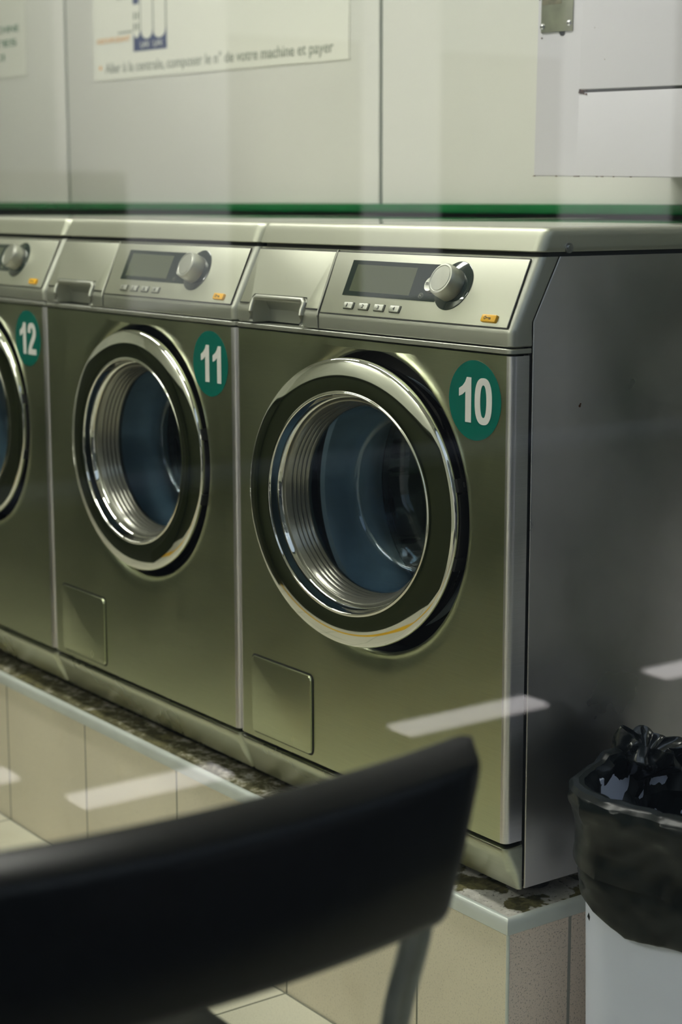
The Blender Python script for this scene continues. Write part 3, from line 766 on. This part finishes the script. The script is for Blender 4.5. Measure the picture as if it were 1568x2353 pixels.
for body, xr, z, w, m in (('CHAQUE MACHINE', .5480, .1180, .40, 'greenink'), ('CARTES', .5330, .0820, .32, 'greenink'), ('MERCI', .4560, .0460, .22, 'greenink')):
    put('notice_lettering', body, xr-w, z, .0235, w, M[m], t, .015)

# ------------------------------------------------------------------ white wall cabinet
BY = .50
cab = empty('wall_cabinet', (-.5257, BY, .9655+ZO)); cab.rotation_euler = (0, math.radians(1.0), 0)
tag(cab, 'white enamelled metal wall cabinet hanging above the number 10 machine', 'cabinet')
bm = bmesh.new(); box(bm, 0, .62, .0, .296, 0, .62, .0025, 3)
link_mesh('cabinet_body', bm, M['white_metal'], cab, 30)
bm = bmesh.new(); box(bm, .0985, .62, -.0022, .010, .1262, .62, .0020, 3)
link_mesh('upper_door', bm, M['white_metal'], cab, 30)
bm = bmesh.new(); box(bm, .0965, .62, -.0012, .0005, .0012, .1222, .0008, 2)
link_mesh('lower_panel', bm, M['white_metal'], cab, 30)
bm = bmesh.new(); box(bm, .0965, .62, -.0006, .0002, .1218, .1268); link_mesh('shadow_gap', bm, M['black'], cab, 0)
bm = bmesh.new()
for _ in range(26):
    x = .0975+abs(random.gauss(0, .008)); z = .124+random.gauss(0, .0016); s = random.uniform(.0004, .0012)
    box(bm, x-s, x+s*1.6, -.0026, -.0004, z-s, z+s)
for x in (.0015, .003, .052, .092, .094, .0965, .098, .101, .140, .151, .175, .21):
    s = random.uniform(.0005, .0012); box(bm, x-s*2, x+s*2, -.0014, .0004, -.0002, .0009)
for x, z in ((.0205, .2985), (.005, .262), (.012, .205), (.127, .214), (.150, .168), (.170, .303)): box(bm, x-.0003, x+.0003, -.0024, .001, z-.001, z+.001)
link_mesh('rust_specks', bm, M['rust'], cab, 0)
bm = bmesh.new(); box(bm, .0100, .0790, -.0022, .0003, .2125, .40, .0006, 2)
lp = link_mesh('lock_plate', bm, M['plateolive'], cab, 30)
bm = bmesh.new(); box(bm, .0125, .0550, -.0025, -.0021, .2530, .40, 0); link_mesh('adhesive_patch', bm, M['tape'], lp, 0)
for x, z in ((.0140, .2215), (.0725, .2240)):
    bm = bmesh.new(); lathe(bm, [(.0001, -.0058), (.0018, -.0057), (.0030, -.0050), (.0044, -.0038), (.0048, -.0022)], 24, x, z); link_mesh('screw_head', bm, M['screw'], lp, 50)
    bm = bmesh.new(); tube(bm, [(x, -.0060, z), (x, -.0056, z)], .0012, 6); link_mesh('screw_socket', bm, M['black'], lp, 0)
bm = bmesh.new(); lathe(bm, [(.0001, -.0012), (.006, -.0012), (.006, .0)], 20, .0560, .2125); link_mesh('plate_plug', bm, M['black'], cab)

# ------------------------------------------------------------------ bin with liner
binr = empty('waste_bin', (.16, .082, 0), math.radians(14))
tag(binr, 'white plastic waste bin standing at the plinth corner', 'waste bin')
# local frame: origin at the axis of the front left rounded corner at mid height, x right, y back
BW, BD, BR, BH = .31, .245, .075, .457
def bin_sec(z, extra=0, n=14):
    t = z/BH; r = BR-.010*(1-t)+extra; sh = .006*(1-t)
    return rrect(-r, BW-2*BR+r-sh*0, -r, BD-2*BR+r+.02, max(r, .02), max(r, .02), n)
bm = bmesh.new()
L = [(.0, bin_sec(0, -.006)), (.004, bin_sec(.0, -.001))]+[(z, bin_sec(z)) for z in (.01, .1, .2, .3, .4, BH-.004)]+[(BH, bin_sec(BH, -.002)), (BH-.002, bin_sec(BH, -.004)), (.2, bin_sec(.2, -.004)), (.02, bin_sec(.02, -.004))]
loft(bm, L); link_mesh('bin_body', bm, M['bin'], binr, 40)
liner = empty('bin_liner', (.16, .082, .0), math.radians(14))
tag(liner, 'black plastic liner bag folded over the rim of the white waste bin', 'bin bag')
bm = bmesh.new()
NU = 4*15
def hem(u, base):   # u = index round the section
    return base
sec0 = bin_sec(BH, 0)
cen = Vector(((BW-2*BR)/2, (BD-2*BR)/2+.01))
prof = [  # (height rel. to rim, outward offset)
    (-.150, .0035), (-.148, .0045), (-.120, .0055), (-.100, .0065), (-.088, .0055), (-.0872, .0115), (-.060, .0085), (-.045, .0100), (-.030, .0130), (-.016, .0175), (-.006, .0185), (.004, .0160), (.0100, .0100), (.0120, .0030), (.0095, -.0060), (.000, -.0110), (-.020, -.0125), (-.06, -.014), (-.12, -.018), (-.2, -.022), (-.3, -.03)]
dense = []
for a, b in zip(prof, prof[1:]):
    for k in range(3): dense.append((a[0]+(b[0]-a[0])*k/3, a[1]+(b[1]-a[1])*k/3))
dense.append(prof[-1])
secs = []
base = rrect(-BR, BW-2*BR+BR, -BR, BD-2*BR+BR+.02, BR, BR, 14)
# resample the outline finely
per = []; nb = len(base)
for i in range(nb):
    a = Vector(base[i]); b = Vector(base[(i+1) % nb]); L_ = (b-a).length; k = max(1, int(L_/.006))
    for q in range(k): per.append(a+(b-a)*q/k)
NP = len(per); rows = []
for (dz, off) in dense:
    row = []
    for i, p_ in enumerate(per):
        t = (per[(i+1) % NP]-per[i-1]).normalized(); nr = Vector((t.y, -t.x))
        P3 = Vector((p_.x*9, p_.y*9, dz*9))
        crump = noise.noise(P3*2.2)*.0050+noise.noise(P3*5+Vector((3, 1, 2)))*.0026
        ridg = (1-abs(noise.noise(P3*3.1+Vector((9, 9, 1)))))**3*.008
        inner = off < -.004
        amp = 1.0 if dz > -.03 else (.6 if not inner else 1.8)
        o2 = off+(crump+ridg-.002)*amp*(1.3 if inner else .7)
        hemw = noise.noise(Vector((p_.x*7, p_.y*7, 5)))*.010
        leftness = max(0, min(1, (.02-p_.x)/.09))
        z = BH+dz
        if dz < -.08 and not inner: z += hemw*(abs(dz)-.08)/.07 + leftness*.042*(abs(dz)-.08)/.07
        elif not inner: z += leftness*.006*max(0, -dz)/.08
        z += noise.noise(P3*1.3+Vector((0, 4, 4)))*(.006 if dz > -.03 else 0)
        # crumpled hump at the left-back part of the rim
        hx = math.exp(-(((p_.x+.065)/.035)**2+((p_.y-.045)/.030)**2))
        if dz > -.03 or inner and dz > -.08: z += .018*hx*(1+.5*noise.noise(P3*9))
        row.append((p_.x+nr.x*o2, p_.y+nr.y*o2, z))
    rows.append(row)
R_ = [[bm.verts.new(c) for c in row] for row in rows]
for a, b in zip(R_, R_[1:]):
    for i in range(NP): bm.faces.new((a[i], a[(i+1) % NP], b[(i+1) % NP], b[i]))
bm.faces.new(R_[-1])
link_mesh('bag', bm, M['bag'], liner, 28)
# gathered knot of spare plastic
bm = bmesh.new(); NT, NK = 34, 168; rows = []
def tri(a): a = (a/(2*PI)) % 1; return 1-4*abs(a-.5)
for j in range(NT+1):
    t = j/NT
    # narrow neck, full belly, top folded back into itself
    rad = .010+.026*math.sin(PI*min(1, t*1.02))**.8; hz = -.030+.074*t if t < .72 else .0233-.030*((t-.72)/.28)
    row = []
    for i in range(NK):
        a = 2*PI*i/NK
        w = tri(5*a+2.6*t+1.5*NO(math.cos(a), math.sin(a), t*2))*.30+tri(11*a-3*t+3*NO(math.cos(a)*2, math.sin(a)*2, t*3+4))*.13
        n1 = NO(math.cos(a)*1.3, math.sin(a)*1.3, t*2.5+9)
        rr_ = rad*(1+w*(.35+.65*t)+.45*n1)*(1 if t < .8 else 1-.75*((t-.8)/.2))
        row.append((rr_*math.cos(a)*1.15+.006*t, rr_*math.sin(a)*.85, hz+.010*n1+.004*w))
    rows.append([bm.verts.new(c) for c in row])
for a, b in zip(rows, rows[1:]):
    for i in range(NK): bm.faces.new((a[i], a[(i+1) % NK], b[(i+1) % NK], b[i]))
bm.faces.new(rows[0]); bm.faces.new(rows[-1])
kn = link_mesh('bag_knot', bm, M['bagshine'], liner, 32); kn.location = (-.060, .085, BH+.014); kn.rotation_euler = (.25, .30, .9)

# ------------------------------------------------------------------ chair
CH = empty('chair', (.42, -.82, 0))
tag(CH, 'black plastic chair with grey tube frame, its curved back in the foreground', 'chair')
def arcpt(y, R=.85): return .262-(R-math.sqrt(R*R-y*y))     # local x of the backrest's rear face at local y
TOPZ = .557+ZO
def back_section(t):
    """(x offset, z) of the backrest cross section, rear face first"""
    return [(.0, -.018), (-.0015, -.0130), (-.006, -.0095), (-.028, .0005), (-.033, .0005), (-.0365, -.0035), (-.037, -.009), (-.031, -.050), (-.028, -.100), (-.024, -.117), (-.019, -.1205), (-.012, -.1205), (-.008, -.116), (-.006, -.112), (-.0005, -.078), (.0, -.070), (.001, -.024)]
bm = bmesh.new(); rings = []
HWd = .227
K = 60
for i in range(K+1):
    y = -HWd+2*HWd*i/K
    e = max(0, (abs(y)-(HWd-.022))/.022); sh = math.sqrt(max(0, 1-e*e)) if e < 1 else 0
    lo = .5+.5*sh
    ang = math.asin(y/.85); ring = []
    for dx, dz in back_section(0):
        # narrow the section slightly and cut the end at a slant
        yy = y-(.038*(-dz/.12) if y > 0 else -.038*(-dz/.12))*max(0, (abs(y)-.10)/.12)
        dxx = -.0165+(dx+.0165)*(.55+.45*lo); dzz = -.06+(dz+.06)*(.93+.07*lo) if e > 0 else dz
        x = arcpt(yy)+dxx*math.cos(ang)+.02*0; ring.append(bm.verts.new((x+dz*(-.02), yy-dxx*math.sin(ang)*(-1)*-1, TOPZ+dzz)))
    rings.append(ring)
n = len(rings[0])
for a, b in zip(rings, rings[1:]):
    for i in range(n): bm.faces.new((a[i], a[(i+1) % n], b[(i+1) % n], b[i]))
bm.faces.new(rings[0]); bm.faces.new(rings[-1])
link_mesh('backrest', bm, M['chair'], CH, 40)
for s in (-1, 1):
    bm = bmesh.new()
    pts = smooth_path([(.226, s*.176, .700), (.221, s*.174, .640), (.195, s*.175, .560), (.180, s*.178, .47), (.205, s*.190, .30), (.245, s*.205, .012)], 8)
    tube(bm, pts, .0095, 16, 1.25, side=Vector((0, 1, 0))); link_mesh('rear_leg', bm, M['tube'], CH)
    bm = bmesh.new()
    pts = smooth_path([(.180, s*.166, .440), (.05, s*.166, .436), (-.12, s*.166, .436), (-.185, s*.168, .42), (-.200, s*.175, .38), (-.230, s*.195, .012)], 8)
    tube(bm, pts, .0095, 16, 1.2, side=Vector((0, 1, 0))); link_mesh('front_leg', bm, M['tube'], CH)
    for x in ((.245, s*.205), (-.230, s*.195)):
        bm = bmesh.new(); tube(bm, [(x[0], x[1], 0), (x[0], x[1], .022)], .013, 16); link_mesh('foot_cap', bm, M['chair'], CH)
    bm = bmesh.new(); tube(bm, smooth_path([(.2255, s*.177, .700), (.2215, s*.174, .648)], 3), .0135, 16, 1.2, side=Vector((0, 1, 0))); link_mesh('back_socket', bm, M['chair'], CH)
bm = bmesh.new()
L = []
for z, i in ((.4465, .008), (.450, .0), (.4600, 0), (.4635, .006)):
    L.append((z, [(x+.02*0, y) for x, y in rrect(-.215+i, .170-i, -.178+i, .178-i, .05, .05, 8)]))
loft(bm, L)
for v in bm.verts: v.co.z += .012*(abs(v.co.y)/.2)**2-.004
link_mesh('seat', bm, M['chair'], CH, 40)

# ------------------------------------------------------------------ street outside, mirrored faintly in the pane
GZ = -.1
bm = bmesh.new(); box(bm, RX1+.1, 30, -25, 35, GZ-.1, GZ)
o = tag(link_mesh('street', bm, M['asphalt'], None, 0), 'dark asphalt street outside the shop window', 'street')
for x0, x1, y0, y1 in ((3.835, 3.92, 1.10, 1.53), (3.835, 3.92, .25, .61), (4.09, 4.17, -.18, .225), (3.835, 3.92, 1.95, 2.38)):
    bm = bmesh.new(); box(bm, x0, x1, y0, y1, GZ, GZ+.012, .002)
    tag(link_mesh('pavement_light', bm, M['striplight'], None, 0), 'slim lit strip set in the dark pavement outside the window', 'light strip', 'lit strips set in the pavement')
bm = bmesh.new(); box(bm, 7.1, 7.45, -20, 30, GZ, GZ+.06, .01)
tag(link_mesh('kerb', bm, M['kerb'], None, 30), 'pale kerb stone along the far side of the street', 'kerb')
fac = empty('shop_building', (14, 8, GZ)); tag(fac, 'pale rendered shop building across the street', 'building')
bm = bmesh.new(); box(bm, 0, 1, -30, 25, 0, 9); link_mesh('facade_wall', bm, M['facade'], fac, 0)
for y0, y1, z0, z1 in ((-1.95, -.95, .3, 4.2), (.5, 1.4, .3, 4.2), (2.95, 4.5, .95, 4.2), (-3.7, -3.55, .3, 1.8), (-2.6, -1.95, 1.45, 4.2), (6.2, 9, .3, 4)):
    bm = bmesh.new(); box(bm, -.03, .02, y0, y1, z0, z1); link_mesh('shop_window', bm, M['litshop'], fac, 0)
for y0, y1, z0, z1 in ((-.95, .5, 2.62, 4.2), (1.4, 2.95, 2.58, 4.2), (-3.6, -2.6, 1.45, 4.2), (-5.6, -3.8, 1.6, 4.2)):
    bm = bmesh.new(); box(bm, -.03, .02, y0, y1, z0, z1); link_mesh('shop_sign_band', bm, M['facadepale'], fac, 0)
bm = bmesh.new(); box(bm, 3.05, 3.33, 2.00, 2.28, GZ, 5, .03); tag(link_mesh('street_post', bm, M['post'], None, 30), 'dark green post standing on the street outside', 'post')

# ------------------------------------------------------------------ light, camera
w = bpy.data.worlds.new('overcast_sky'); bpy.context.scene.world = w; w.use_nodes = True
bg = w.node_tree.nodes['Background']; bg.inputs[0].default_value = (.66, .80, 1.0, 1); bg.inputs[1].default_value = 0.75

cam = bpy.data.cameras.new('camera'); co = bpy.data.objects.new('camera', cam); C.objects.link(co)
r = Vector((.58669894, .80980295, -.00188227)); u = Vector((-.13973802, .10352856, .98476145)); f = Vector((-.7976576, .57749548, -.17390036))
mt = Matrix((r, u, -f)).transposed().to_4x4(); mt.translation = Vector((1.5624, -1.3785, .9344+ZO)); co.matrix_world = mt
cam.sensor_fit = 'VERTICAL'; cam.sensor_height = 36; cam.lens = 4097.87/2353*36; cam.clip_start = .02
cam.dof.use_dof = True; cam.dof.focus_distance = 2.20; cam.dof.aperture_fstop = 5.2
bpy.context.scene.camera = co
vs = bpy.context.scene.view_settings
vs.view_transform = 'Standard'; vs.look = 'None'; vs.exposure = 0.13; vs.gamma = 1; vs.use_curve_mapping = False
